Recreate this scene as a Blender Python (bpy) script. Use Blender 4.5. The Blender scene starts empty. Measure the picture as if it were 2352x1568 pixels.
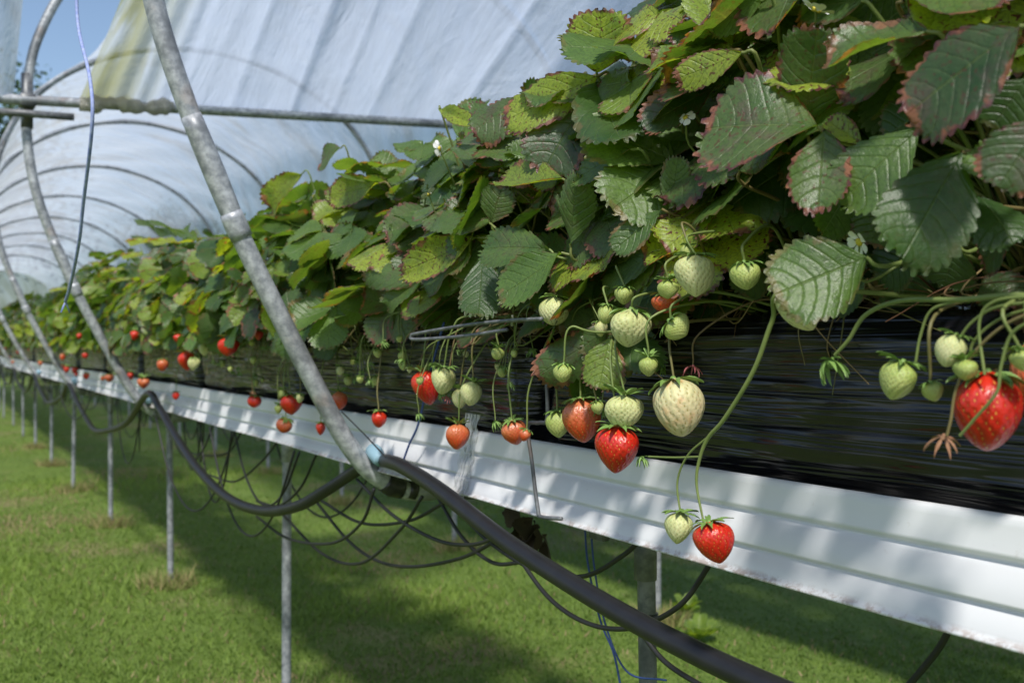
import bpy, math, random
import numpy as np
from mathutils import Vector, Matrix
rng=np.random.default_rng(11); random.seed(11)
GZ=.97   # eye height above the grass
# triangulated position of something seen at bearing x / height y that hangs at lateral offset X from the path
def P(x,y,X):
    d=X*2644/(x+150); return np.array((X,(d-.5015*X)/.865,GZ+(795-y)/2287*d))
def D(x,X): return X*2644/(x+150)
scene=bpy.context.scene; coll=scene.collection
# ------------------------------------------------------------ mesh helpers
def make_mesh(name,parts,mats,origin=(0,0,0),smooth=True):
    V=[];F=[];UV=[];C=[];M=[];n=0
    for p in parts:
        v,f=p[0],p[1]; uv=p[2] if len(p)>2 and p[2] is not None else np.zeros((len(v),2)); c=p[3] if len(p)>3 and p[3] is not None else np.ones((len(v),4))*.5
        c=np.asarray(c,float)
        if c.ndim==1: c=np.tile(c,(len(v),1))
        V.append(v);F.append(f+n);UV.append(uv);C.append(c);M.append(np.full(len(f),p[4] if len(p)>4 else 0)); n+=len(v)
    V=np.concatenate(V)-np.array(origin);F=np.concatenate(F);UV=np.concatenate(UV);C=np.concatenate(C);M=np.concatenate(M)
    me=bpy.data.meshes.new(name)
    me.vertices.add(len(V)); me.vertices.foreach_set('co',V.astype(np.float32).ravel())
    me.loops.add(F.size); me.loops.foreach_set('vertex_index',F.astype(np.int32).ravel())
    me.polygons.add(len(F)); me.polygons.foreach_set('loop_start',(np.arange(len(F))*4).astype(np.int32))
    me.polygons.foreach_set('material_index',M.astype(np.int32))
    me.update(calc_edges=True)
    u=me.uv_layers.new(name='UVMap'); u.data.foreach_set('uv',UV[F.ravel()].astype(np.float32).ravel())
    a=me.attributes.new('Col','FLOAT_COLOR','POINT'); a.data.foreach_set('color',C.astype(np.float32).ravel())
    me.polygons.foreach_set('use_smooth',np.full(len(F),smooth))
    for m in (mats if isinstance(mats,(list,tuple)) else [mats]): me.materials.append(m)
    me.update(); return me
def add(name,me,parent=None,loc=(0,0,0),label=None,cat=None,group=None,kind=None):
    o=bpy.data.objects.new(name,me); coll.objects.link(o); o.location=loc
    if parent is not None: o.parent=parent
    if label: o['label']=label
    if cat: o['category']=cat
    if group: o['group']=group
    if kind: o['kind']=kind
    return o
def grid_faces(a,b,wrap=False):
    i=np.arange(a-1)[:,None]; j=np.arange(b if wrap else b-1)[None,:]; j2=(j+1)%b
    return np.stack([i*b+j,i*b+j2,(i+1)*b+j2,(i+1)*b+j],-1).reshape(-1,4)
def smooth_path(pts,k=6):
    p=np.array(pts,float)
    if len(p)<3: return np.array([p[0]*(1-t)+p[-1]*t for t in np.linspace(0,1,k)])
    q=np.vstack([2*p[0]-p[1],p,2*p[-1]-p[-2]]); out=[]
    for i in range(1,len(q)-2):
        for t in np.arange(k)/k:
            a,b,c,d=q[i-1:i+3]; out.append(.5*((2*b)+(c-a)*t+(2*a-5*b+4*c-d)*t*t+(3*b-a-3*c+d)*t**3))
    out.append(p[-1]); return np.array(out)
def tube(pts,r,seg=8,k=6,col=None,mi=0,cap=True,lump=0):
    p=smooth_path(pts,k) if k>1 else np.array(pts,float)
    n=len(p); r=np.interp(np.linspace(0,1,n),np.linspace(0,1,len(r)),r) if hasattr(r,'__len__') else np.full(n,float(r))
    T=np.gradient(p,axis=0); T/=np.linalg.norm(T,axis=1)[:,None]+1e-12
    if cap:
        p=np.vstack([p[:1],p,p[-1:]]); T=np.vstack([T[:1],T,T[-1:]]); r=np.concatenate([[r[0]*.02],r,[r[-1]*.02]])
    ref=np.array((0.31,.2,.93)) if abs(T[0][2])<.9 else np.array((1.,.1,0))
    N=ref-T[0]*ref.dot(T[0]); N/=np.linalg.norm(N); V=[];UV=[]; a=np.linspace(0,2*math.pi,seg,endpoint=False); s=0
    for i in range(len(p)):
        N=N-T[i]*N.dot(T[i]); N/=np.linalg.norm(N)+1e-12; B=np.cross(T[i],N)
        if i: s+=np.linalg.norm(p[i]-p[i-1])
        rr=r[i]*(1+lump*rng.uniform(-1,1,seg))
        V.append(p[i]+(np.cos(a)*rr)[:,None]*N+(np.sin(a)*rr)[:,None]*B); UV.append(np.stack([a/6.283,np.full(seg,s)],-1))
    return (np.concatenate(V),grid_faces(len(p),seg,True),np.concatenate(UV),col,mi)
def box(c,s,mi=0,R=None,bev=.12):
    x,y,z=np.array(s)/2; b=min(x,y,z)*bev*2; rings=[]
    for zz,ins in((-z,x*.98),(-z,b),(-z+b,0),(z-b,0),(z,b),(z,x*.98)):
        X=max(x-ins,.0004);Y=max(y-min(ins,y*.98),.0004); bb=min(b,X,Y)*.6
        rings.append([(X-bb,-Y,zz),(X,-Y+bb,zz),(X,Y-bb,zz),(X-bb,Y,zz),(-X+bb,Y,zz),(-X,Y-bb,zz),(-X,-Y+bb,zz),(-X+bb,-Y,zz)])
    V=np.array(rings).reshape(-1,3)
    if R is not None: V=V@np.array(R).T
    return (V+np.array(c),grid_faces(6,8,True),None,None,mi)
# ------------------------------------------------------------ materials
class NT:
    def __init__(s,name):
        s.m=bpy.data.materials.new(name); s.m.use_nodes=True; s.t=s.m.node_tree; s.t.nodes.clear()
        s.out=s.n('ShaderNodeOutputMaterial')
    def n(s,typ,**kw):
        nd=s.t.nodes.new(typ)
        for k,v in kw.items(): setattr(nd,k,v)
        return nd
    def inp(s,nd,key,v):
        if isinstance(v,bpy.types.NodeSocket): s.t.links.new(v,nd.inputs[key])
        elif isinstance(v,bpy.types.Node): s.t.links.new(v.outputs[0],nd.inputs[key])
        else: nd.inputs[key].default_value=v
    def math(s,op,a,b=0.,c=0.,clamp=False):
        nd=s.n('ShaderNodeMath',operation=op,use_clamp=clamp); s.inp(nd,0,a); s.inp(nd,1,b); s.inp(nd,2,c); return nd.outputs[0]
    def mix(s,f,a,b):
        nd=s.n('ShaderNodeMix',data_type='RGBA'); s.inp(nd,0,f)
        for key,v in((6,a),(7,b)): s.inp(nd,key,(*v,1) if isinstance(v,tuple) and len(v)==3 else v)
        return nd.outputs[2]
    def noise(s,scale,detail=3,vec=None,rough=.55,dist=0):
        nd=s.n('ShaderNodeTexNoise'); nd.inputs['Scale'].default_value=scale; nd.inputs['Detail'].default_value=detail; nd.inputs['Roughness'].default_value=rough; nd.inputs['Distortion'].default_value=dist
        if vec is not None: s.t.links.new(vec,nd.inputs['Vector'])
        return nd.outputs['Fac']
    def ramp(s,f,lo,hi): 
        nd=s.n('ShaderNodeMapRange',interpolation_type='SMOOTHSTEP'); s.inp(nd,0,f); nd.inputs[1].default_value=lo; nd.inputs[2].default_value=hi; return nd.outputs[0]
    def coord(s,which='Object'): return s.n('ShaderNodeTexCoord').outputs[which]
    def scalev(s,v,sc):
        nd=s.n('ShaderNodeMapping'); s.t.links.new(v,nd.inputs[0]); nd.inputs['Scale'].default_value=sc; return nd.outputs[0]
    def bump(s,h,st=.3,dist=.01):
        nd=s.n('ShaderNodeBump'); s.inp(nd,'Height',h); nd.inputs['Strength'].default_value=st; nd.inputs['Distance'].default_value=dist; return nd.outputs[0]
    def bsdf(s,col,rough=.5,metal=0,normal=None,spec=.5,**kw):
        b=s.n('ShaderNodeBsdfPrincipled'); s.inp(b,'Base Color',(*col,1) if isinstance(col,tuple) else col); s.inp(b,'Roughness',rough); s.inp(b,'Metallic',metal); s.inp(b,'Specular IOR Level',spec)
        if normal is not None: s.inp(b,'Normal',normal)
        for k,v in kw.items(): s.inp(b,k.replace('_',' '),v)
        return b.outputs[0]
    def done(s,sh): s.t.links.new(sh,s.out.inputs[0]); return s.m

def leaf_material(name,sc=1.0):
    t=NT(name); uv=t.n('ShaderNodeSeparateXYZ'); t.inp(uv,0,t.coord('UV')); U=uv.outputs[0]; Vv=t.math('ABSOLUTE',t.math('MULTIPLY',t.math('SUBTRACT',uv.outputs[1],.5),2.))
    at=t.n('ShaderNodeAttribute',attribute_name='Col'); sp=t.n('ShaderNodeSeparateColor'); t.inp(sp,0,at.outputs['Color']); tone,red,yel=sp.outputs[0],sp.outputs[1],sp.outputs[2]; edge=at.outputs['Alpha']
    ob=t.coord('Object'); n1=t.noise(26,3,ob); n2=t.noise(150,4,ob,.7); n4=t.noise(45,3,ob,.6)
    ph=t.math('FRACT',t.math('MULTIPLY',t.math('ADD',t.math('SUBTRACT',U,t.math('MULTIPLY',t.math('POWER',Vv,1.3),.26)),t.math('MULTIPLY',n1,.12)),6.5))
    tri=t.math('ABSOLUTE',t.math('SUBTRACT',ph,.5))          # .5 at vein
    vein=t.ramp(tri,.46,.5); mid=t.ramp(Vv,.04,.0); fine=t.math('MULTIPLY',t.ramp(t.noise(330,2,ob),.48,.62),.35); veins=t.math('MAXIMUM',t.math('MULTIPLY',vein,.6),mid)
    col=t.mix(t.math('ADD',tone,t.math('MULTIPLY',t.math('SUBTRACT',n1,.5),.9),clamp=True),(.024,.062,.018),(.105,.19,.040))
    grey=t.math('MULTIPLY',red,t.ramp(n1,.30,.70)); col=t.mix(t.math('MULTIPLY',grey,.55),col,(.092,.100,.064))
    col=t.mix(t.math('MULTIPLY',red,t.math('MULTIPLY',t.ramp(n4,.50,.66),.65)),col,(.105,.062,.066))
    col=t.mix(t.math('MULTIPLY',yel,t.ramp(n1,.15,.55)),col,(.27,.33,.035))
    col=t.mix(t.math('MULTIPLY',veins,.30),col,(.20,.26,.10)); col=t.mix(fine,col,(.03,.052,.018))
    e=t.math('ADD',t.math('MAXIMUM',t.ramp(Vv,.64,1.),t.ramp(U,.85,1.)),t.math('MULTIPLY',t.math('SUBTRACT',n4,.5),2.8)); e=t.math('ADD',e,t.math('MULTIPLY',t.math('SUBTRACT',n2,.5),.9))
    ef=t.math('MULTIPLY',t.ramp(e,.62,1.0),edge)
    col=t.mix(ef,col,t.mix(t.ramp(n4,.45,.68),(.075,.022,.030),(.28,.12,.07)))
    spots=t.math('MULTIPLY',t.ramp(t.noise(240,1,ob),.62,.68),t.math('MAXIMUM',yel,t.math('MULTIPLY',red,.7))); col=t.mix(spots,col,(.09,.02,.016))
    back=t.n('ShaderNodeNewGeometry').outputs['Backfacing']; col2=t.mix(t.math('MULTIPLY',back,.4),col,(.15,.21,.11))
    h=t.math('ADD',t.math('MULTIPLY',t.math('POWER',t.math('MULTIPLY',tri,2.),6.),-.8),t.math('MULTIPLY',n2,1.5)); h=t.math('SUBTRACT',h,t.math('MULTIPLY',mid,1.2))
    nb=t.bump(h,.6,.0013)
    pr=t.bsdf(col2,t.math('ADD',.26,t.math('MULTIPLY',n1,.24)),0,nb,.55)
    tr=t.n('ShaderNodeBsdfTranslucent'); hs=t.n('ShaderNodeMix',data_type='RGBA',blend_type='MULTIPLY'); hs.inputs[0].default_value=1.; t.inp(hs,6,col); hs.inputs[7].default_value=(3.6,3.4,.8,1); t.inp(tr,0,hs.outputs[2])
    mx=t.n('ShaderNodeMixShader'); mx.inputs[0].default_value=.32; t.inp(mx,1,pr); t.inp(mx,2,tr.outputs[0]); return t.done(mx.outputs[0])
def stalk_material():
    t=NT('green_stalk'); at=t.n('ShaderNodeAttribute',attribute_name='Col'); n=t.noise(60,2,t.coord()); sp=t.n('ShaderNodeSeparateColor'); t.inp(sp,0,at.outputs['Color'])
    col=t.mix(n,(.10,.155,.035),(.21,.26,.08)); col=t.mix(sp.outputs[1],col,(.15,.065,.04)); col=t.mix(sp.outputs[2],col,(.26,.18,.09)); return t.done(t.bsdf(col,.5,0,None,.4))
def berry_material(name,a,b,seed,blush=None,ripe=True):
    t=NT(name); at=t.n('ShaderNodeAttribute',attribute_name='Col'); sp=t.n('ShaderNodeSeparateColor'); t.inp(sp,0,at.outputs['Color'])
    n=t.noise(2.2,2,t.coord()); f=t.ramp(t.math('ADD',sp.outputs[0],t.math('MULTIPLY',t.math('SUBTRACT',n,.5),.7)),.05,.75)
    col=t.mix(f,a,b)
    if blush: col=t.mix(t.math('MULTIPLY',t.ramp(n,.5,.68),.8),col,blush)
    dk=tuple(c*.5 for c in b); col=t.mix(t.math('MULTIPLY',sp.outputs[2],.65 if ripe else .55),col,dk)
    col=t.mix(t.math('MULTIPLY',t.ramp(sp.outputs[1],.34,.62),.9),col,seed)
    return t.done(t.bsdf(col,.30 if ripe else .5,0,t.bump(t.noise(30,2,t.coord()),.15,.01),.5,Subsurface_Weight=.10,Subsurface_Scale=.004,Coat_Weight=.2 if ripe else .0,Coat_Roughness=.2))
def galv(name,dark=.0,rust=.3,metal=.3):
    t=NT(name); ob=t.coord(); n=t.noise(8,5,ob,.7); m=t.noise(60,4,ob,.65); k=1-dark
    col=t.mix(t.ramp(m,.32,.68),(.24*k,.255*k,.28*k),(.50*k,.52*k,.55*k)); col=t.mix(t.math('MULTIPLY',t.ramp(n,.46,.62),.7),col,(.14*k,.148*k,.165*k)); col=t.mix(t.math('MULTIPLY',t.ramp(t.noise(15,4,ob),.60,.72),rust),col,(.26,.15,.085))
    return t.done(t.bsdf(col,t.math('ADD',.32,t.math('MULTIPLY',n,.28)),metal,t.bump(m,.15,.0012)))
def plain(name,c1,c2,rough,scale=20,spec=.5,metal=0,bs=.1,**kw):
    t=NT(name); n=t.noise(scale,4,t.coord()); return t.done(t.bsdf(t.mix(n,c1,c2),rough,metal,t.bump(n,bs,.003),spec,**kw))
LEAF=leaf_material('strawberry_leaf'); STALK=stalk_material()
BM={'r':berry_material('ripe_berry',(.56,.024,.010),(.52,.008,.006),(.64,.28,.05)),
    'o':berry_material('turning_berry',(.56,.17,.07),(.56,.055,.014),(.66,.32,.08)),
    't':berry_material('blushing_berry',(.58,.55,.29),(.66,.55,.33),(.34,.26,.06),(.62,.32,.14),False),
    'w':berry_material('unripe_white_berry',(.48,.51,.21),(.62,.61,.33),(.28,.27,.05),None,False),
    'g':berry_material('unripe_green_berry',(.31,.39,.09),(.45,.49,.17),(.15,.16,.03),None,False)}
CALYX=plain('calyx_green',(.10,.20,.035),(.22,.34,.09),.5,12); CALYXD=plain('calyx_withered',(.20,.09,.05),(.36,.20,.11),.8,12); CALYXP=plain('calyx_pink',(.30,.05,.08),(.45,.16,.14),.6,12)
GALV=galv('galvanised_steel'); GALVD=galv('dull_shaded_steel',.60,.2,.2); GALVL=galv('post_steel',.25,.55,.2)  # darkened copy serves dull fittings and paints shade onto the taped near post
HOSE=plain('black_hose',(.008,.008,.010),(.020,.020,.022),.42,40,.45); DRIP=plain('black_drip_tube',(.010,.010,.012),(.02,.02,.02),.5,30)
BLUE=plain('blue_twine',(.015,.035,.16),(.05,.10,.28),.7,300); BLUEC=plain('pale_blue_plastic',(.16,.30,.40),(.28,.42,.50),.6,30)
TAPE=plain('black_tape',(.012,.012,.012),(.03,.03,.03),.35,30)
DRY=plain('dead_leaf',(.05,.030,.016),(.20,.12,.06),.85,60); SOIL=plain('coir_substrate',(.02,.012,.008),(.07,.04,.025),.95,90,bs=1.)
def film_mat(name,ustr,base,trans,streak,bst=.6,diag=0):
    t=NT(name); uv=t.coord('UV'); mp=t.n('ShaderNodeMapping'); t.inp(mp,0,uv); mp.inputs['Rotation'].default_value=(0,0,diag)
    s1=t.noise(1.,4,t.scalev(mp.outputs[0],(ustr,1.4,1)),.55,.5); s2=t.noise(1.,4,t.scalev(uv,(5,3,1)),.6); s3=t.noise(1,4,t.scalev(mp.outputs[0],(40,10,1)),.6,.6); s4=t.noise(1,5,t.scalev(mp.outputs[0],(11,5.,1)),.65,1.)
    at=t.n('ShaderNodeAttribute',attribute_name='Col'); sp=t.n('ShaderNodeSeparateColor'); t.inp(sp,0,at.outputs['Color'])
    col=t.mix(t.ramp(s3,.3,.7),tuple(b*.90 for b in base),base); alg=t.math('MULTIPLY',sp.outputs[1],t.ramp(s1,.36,.55)); col=t.mix(alg,col,(.38,.37,.08))
    col=t.mix(t.math('MULTIPLY',sp.outputs[2],t.ramp(s2,.52,.70)),col,(.48,.43,.37))
    df=t.n('ShaderNodeBsdfDiffuse'); t.inp(df,0,col); tl=t.n('ShaderNodeBsdfTranslucent'); t.inp(tl,0,col); gl=t.n('ShaderNodeBsdfGlossy'); gl.inputs['Roughness'].default_value=.25
    nb=t.bump(t.math('ADD',t.math('ADD',s1,t.math('MULTIPLY',s4,.8)),t.math('MULTIPLY',s3,.25)),bst,.035)
    for x in(df,gl,tl): t.inp(x,'Normal',nb)
    a=t.n('ShaderNodeMixShader'); a.inputs[0].default_value=.68; t.inp(a,1,df.outputs[0]); t.inp(a,2,tl.outputs[0])
    b=t.n('ShaderNodeMixShader'); b.inputs[0].default_value=.06; t.inp(b,1,a.outputs[0]); t.inp(b,2,gl.outputs[0])
    tp=t.n('ShaderNodeBsdfTransparent'); tp.inputs[0].default_value=(.92,.96,1,1)
    c=t.n('ShaderNodeMixShader'); t.inp(c,0,t.math('ADD',trans,t.math('MULTIPLY',t.ramp(s1,.72,.32),streak))); t.inp(c,1,b.outputs[0]); t.inp(c,2,tp.outputs[0]); return t.done(c.outputs[0])
FILM=film_mat('polythene_film',18,(.72,.77,.86),.10,.18,1.,.35); FILMC=film_mat('folded_polythene_film',7,(.72,.80,.95),.14,.18,.55); FILMW=film_mat('bunched_film',8,(.74,.73,.72),.0,.05)
def gutter_mat():
    t=NT('white_painted_steel'); ob=t.coord(); n=t.noise(1,3,t.scalev(ob,(3,1.2,14))); d=t.noise(70,5,ob,.7); col=t.mix(n,(.62,.63,.65),(.70,.705,.72)); col=t.mix(t.math('MULTIPLY',t.ramp(d,.62,.8),.4),col,(.38,.35,.31))
    g=t.n('ShaderNodeSeparateXYZ'); t.inp(g,0,ob); low=t.ramp(g.outputs[2],-.043,-.052); col=t.mix(t.math('MULTIPLY',t.math('MULTIPLY',low,t.ramp(d,.42,.60)),.7),col,(.26,.17,.12))
    return t.done(t.bsdf(col,.34,0,t.bump(n,.1,.004)))
GUT=gutter_mat()
def bag_mat():
    t=NT('black_polythene_bag'); ob=t.coord(); a=t.noise(1,2,t.scalev(ob,(10,1.8,75)),.5,1.2); b=t.noise(1,2,t.scalev(ob,(8,3,24)),.5,1.0); d=t.noise(120,4,ob)
    col=t.mix(t.math('MULTIPLY',t.ramp(d,.64,.78),.2),(.008,.008,.011),(.08,.065,.05))
    return t.done(t.bsdf(col,.19,0,t.bump(t.math('ADD',t.math('MULTIPLY',a,.7),b),.9,.014),.6))
BAG=bag_mat()
# ------------------------------------------------------------ leaflets
def leaflet(nu,nv,fold=.25,curl=.15,wave=.04,ph=0.,teeth=True,width=1.,vein=True):
    s=np.linspace(0,1,nu+1); u=np.sin(s*math.pi/2)**1.10; u[0]=0; v=np.linspace(-1,1,2*nv+1); c0=.58
    lo=np.sin(np.clip(u/c0,0,1)*math.pi/2)**.82; hi=np.clip(1-np.clip((u-c0)/(1-c0),0,1)**3.0,0,1)**.5; prof=np.where(u<c0,lo,hi); prof[0]=.03;prof[-1]=.18
    uu,vv=np.meshgrid(u,v,indexing='ij'); w=np.repeat(prof[:,None],2*nv+1,1); x=vv*w*.5; y=uu.copy()
    y=y+np.abs(vv)**2*w*.02
    if teeth:
        tt=np.array([0,.95,.9])[(np.arange(nu+1)%3)]*(u>.16)*rng.uniform(.6,1.25,nu+1)
        ed=(np.abs(vv)>.99); sg=np.sign(vv); ax=np.clip(1.15-np.clip((uu-c0)/(1-c0),0,1)**2,.25,1)
        x+=ed*sg*(tt[:,None]*.056-.03)*np.clip(w*1.6,0,1)*ax; y+=ed*(tt[:,None]*.026+(tt[:,None]-.5)*.05*np.clip((uu-.75)*4,0,1))
    z=fold*np.abs(x)-curl*uu**2+wave*np.sin(2*math.pi*(1.1*uu+ph)+np.sign(vv)*1.3)*np.abs(vv)**2+.03*np.sin(5*uu+ph*9)*vv
    z=z+rng.uniform(-.10,.10)*np.abs(vv)**3*w+rng.uniform(-.05,.05)*np.sin(3*uu+2*vv)
    if vein: z=z-.0025*np.cos(2*math.pi*6.5*(uu-.26*np.abs(vv)**1.3))*(np.abs(vv)>.05)*np.clip(w,0,1)*(nu>20)
    V=np.stack([x*width,y,z],-1).reshape(-1,3); return V,grid_faces(nu+1,2*nv+1),np.stack([uu,vv*.5+.5],-1).reshape(-1,2)
def lod(nu,nv,n,f=.40): return [leaflet(nu,nv,rng.uniform(-.08,f),rng.uniform(-.10,.26),rng.uniform(.02,.055),rng.uniform(0,1)) for _ in range(n)]
HI=lod(36,5,24,.26); MID=lod(21,3,10); LOW=lod(12,2,8)
def unit(a): a=np.asarray(a,float); return a/(np.linalg.norm(a)+1e-9)
def place(lf,b,t,w,nrm,col):
    al=np.asarray(t)-np.asarray(b); L=np.linalg.norm(al); al=al/L; sd=unit(np.cross(al,nrm)); nn=np.cross(sd,al)
    V=lf[0]; W=b+V[:,0:1]*w*sd+V[:,1:2]*L*al+V[:,2:3]*(.5*(w+L))*nn
    return (W,lf[1],lf[2],col)
def leafcol(kind):
    r=random.random
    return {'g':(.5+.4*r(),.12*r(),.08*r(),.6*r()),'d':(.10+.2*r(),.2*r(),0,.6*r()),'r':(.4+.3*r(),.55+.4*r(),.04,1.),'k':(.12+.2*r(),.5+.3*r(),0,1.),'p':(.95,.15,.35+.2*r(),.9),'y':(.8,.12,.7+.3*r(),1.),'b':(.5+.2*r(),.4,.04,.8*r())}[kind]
def randcol(): return leafcol(random.choices('gdrkpyb',[36,16,16,5,8,11,14])[0])
def leaf3(J,N,d,L,LODS,c,out):
    side=np.cross(N,d)
    for q,(ang,f) in enumerate(((0,1.),(1.22,.93),(-1.22,.93))):
        dd=d*math.cos(ang)+side*math.sin(ang); dd=unit(dd+N*random.uniform(.0,.3)-np.array([0,0,.12])); b=J+dd*.003
        cc=np.clip(np.array(c)+np.array([random.gauss(0,.08),random.gauss(0,.05),random.gauss(0,.05),0]),0,1)
        out.append(place(random.choice(LODS),b,b+dd*L*f,L*f*random.uniform(.88,1.06),unit(N+.3*dd.dot(side)*side),cc))
def foliage(n,front,LODS,xlim=None,Rx=.235,Rz=.33,ys=.095,petseg=5,inner=8,big=1.):
    leaves=[];pets=[]
    for i in range(n+inner):
        c=randcol(); L=random.uniform(.052,.088)*big
        if i<n:
            a=math.radians(random.uniform(-front,105)) if random.random()<.75 else math.radians(random.uniform(-front,0)); s=random.uniform(.5,1)**.6
            J=np.array([Rx*math.sin(a)*s*1.05,random.gauss(0,ys),.04+Rz*math.cos(a)*s*random.uniform(.82,1.10)])
            if abs(a)>1.3: J[2]=random.uniform(.0,.12)
            if xlim is not None: J[0]=max(J[0],xlim+random.uniform(0,.05))
            N=unit([math.sin(a)+random.gauss(0,.42),random.gauss(0,.45)-.1,math.cos(a)*.7+.5+random.gauss(0,.3)])
            d=np.array([math.sin(a)*1.2+random.gauss(0,.5),random.gauss(0,.8),-.35+random.gauss(0,.35)]); L*=.8 if s<.7 else 1
        else:   # shaded leaves filling the heart of the plant
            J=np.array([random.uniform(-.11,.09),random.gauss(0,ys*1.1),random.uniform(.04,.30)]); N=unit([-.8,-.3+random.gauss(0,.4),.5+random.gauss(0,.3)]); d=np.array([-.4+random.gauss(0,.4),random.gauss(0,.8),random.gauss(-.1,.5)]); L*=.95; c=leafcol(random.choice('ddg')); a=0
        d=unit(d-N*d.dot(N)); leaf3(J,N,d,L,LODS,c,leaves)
        pets.append(tube([(random.gauss(0,.02),random.gauss(0,.03),-.01),(J[0]*.35,J[1]*.45,J[2]*.55),(J[0]*.8,J[1]*.85,J[2]*.92),tuple(J)],[.0022,.0013],petseg,3,(0,random.choice([0,.1,.5]),0,1),0,False))
    return leaves,pets
# ------------------------------------------------------------ berries
def berry_geo(seed,shoulder=.42,tip=.58,lump=.04):
    r=np.random.default_rng(seed); na,nt=120,80; th=np.linspace(0,2*math.pi,na,endpoint=False); t=np.linspace(0,1,nt)
    t=.5-.5*np.cos(t*math.pi)
    f=lambda t:np.clip(t,0,1)**shoulder*np.clip(1-t,0,1)**tip
    mx=f(np.linspace(0,1,200)).max(); R=.5*f(t)/mx; R[0]=R[-1]=.001
    T,A=np.meshgrid(t,th,indexing='ij'); RR=np.repeat(R[:,None],na,1)*(1+lump*np.sin(2*A+r.uniform(0,6))+lump*.6*np.sin(3*A+r.uniform(0,6)+4*T))
    S=[]
    for k in range(13):
        tk=.05+.073*k; rk=.5*f(tk)/mx; n=max(3,int(rk*38))
        for j in range(n): S.append((tk+r.normal(0,.007),(j+.5*(k%2))/n*2*math.pi+r.normal(0,.04),rk))
    S=np.array(S); d=np.full(T.shape,9.)
    for tk,ak,rk in S:
        da=(A-ak+math.pi)%(2*math.pi)-math.pi; d=np.minimum(d,np.hypot(da*rk*1.35,(T-tk)*.75))
    pit=np.exp(-(d/.033)**2); RR=RR-.024*pit+.014*np.exp(-(d/.013)**2)
    V=np.stack([RR*np.cos(A)+.03*np.sin(3*T+seed)*T,RR*np.sin(A),-T+.07*np.exp(-(RR/.2)**2)*(T<.3)],-1).reshape(-1,3)
    C=np.stack([T,np.exp(-(d/.018)**2),pit,np.ones_like(T)],-1).reshape(-1,4)
    return (V,grid_faces(nt,na,True),None,C)
GEO=[berry_geo(1,.38,.62,.05),berry_geo(2,.36,.74,.07),berry_geo(3,.42,.56,.05),berry_geo(4,.36,.66,.08)]
BMESH={(k,i):make_mesh('strawberry_'+k,[g],m) for k,m in BM.items() for i,g in enumerate(GEO)}
def calyx_geo(up=.25,n=10,ln=.48,wd=.19):
    parts=[]
    for i in range(n):
        a=i/n*6.283+random.gauss(0,.12); lf=leaflet(6,1,.3,.5 if up<.5 else .1,.02,random.random(),False); b=np.array([.05*math.cos(a),.05*math.sin(a),.035]); t=np.array([math.cos(a)*ln,math.sin(a)*ln,.03+ln*(up+random.gauss(0,.14))])*random.uniform(.85,1.15)
        lf=(lf[0]*np.stack([np.clip(1.25-lf[2][:,0],.05,1),np.ones(len(lf[0])),np.ones(len(lf[0]))],-1),lf[1],lf[2])
        parts.append(place(lf,b,t,wd,(0,0,1),None))
    parts.append(tube([(0,0,.0),(0,0,.05),(0,0,.12)],[.11,.07,.035],8,2)); return parts
CALM=[make_mesh('calyx',calyx_geo(u),CALYX) for u in(.0,.25,.5)]; CALW=make_mesh('calyx_withered',calyx_geo(-.6,8,.5,.12),CALYXD); CALP=make_mesh('calyx_pink',calyx_geo(-.5,8,.5,.12),CALYXP)
BUD=make_mesh('fruit_bud',calyx_geo(-1.0,9,.6,.22)+calyx_geo(.1,5,.4,.2)+[tube([(0,0,0),(0,0,-.15),(0,0,-.3)],[.1,.16,.05],8,3)],CALYX)
def petal_mesh():
    ps=[]
    for i in range(5):
        a=i*1.2566; d=np.array([math.cos(a),math.sin(a),.12]); lf=leaflet(8,2,.1,-.15,.03,random.random(),False,1,False); ps.append(place(lf,d*.12,d*.55,.44,(0,0,1),None))
    return make_mesh('flower_petals',ps,plain('white_petal',(.74,.74,.72),(.82,.82,.80),.5,8))
PETAL=petal_mesh(); PCEN=make_mesh('flower_centre',[tube([(0,0,-.02),(0,0,.06),(0,0,.13)],[.15,.16,.06],12,4,lump=.15)],plain('yellow_stamens',(.55,.42,.03),(.7,.58,.08),.7,60))
LBL={'r':'ripe red strawberry','o':'orange strawberry still ripening','t':'cream strawberry with orange blush','w':'pale greenish white unripe strawberry','g':'small hard green strawberry'}
VIEW=Vector((.5015,.865,0))
def put_berry(pl,wtop,w,h,kind,tilt=0):
    o=bpy.data.objects.new('strawberry',BMESH[(kind,random.randrange(4))]); coll.objects.link(o); o.parent=pl; o.location=Vector(wtop)-pl.location
    o['label']=LBL[kind]
    o.rotation_mode='QUATERNION'; q=Matrix.Rotation(math.radians(tilt+random.gauss(0,6)),4,VIEW)@Matrix.Rotation(random.gauss(0,.14),4,'X')@Matrix.Rotation(random.uniform(0,6.28),4,'Z'); o.rotation_quaternion=q.to_quaternion(); o.scale=(w,w,h*.97)
    c=bpy.data.objects.new('calyx',random.choice(CALM)); coll.objects.link(c); c.parent=o; k=1.15 if w>.03 else 1.35; c.scale=(k,k,k*w/h*.9); c.location=(0,0,.0)
    return o
def stalk_pts(T,crown):
    T=np.array(T); C=np.array(crown); dz=max(.02,min(.08,(C[2]-T[2])*.35+.02))*random.uniform(.7,1.3); top=max(C[2]+.008,T[2]+.025)+random.uniform(0,.03)
    f=random.uniform(.35,.8); out=np.array([C[0]*(1-f)+T[0]*f,C[1]*(1-f)+T[1]*f+random.gauss(0,.012),top-(.03*f)]); near=np.array([T[0]+.003,T[1]*.9+C[1]*.1+random.gauss(0,.004),T[2]+dz])
    return [C,out,near,T+np.array([0,0,.002])]
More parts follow.
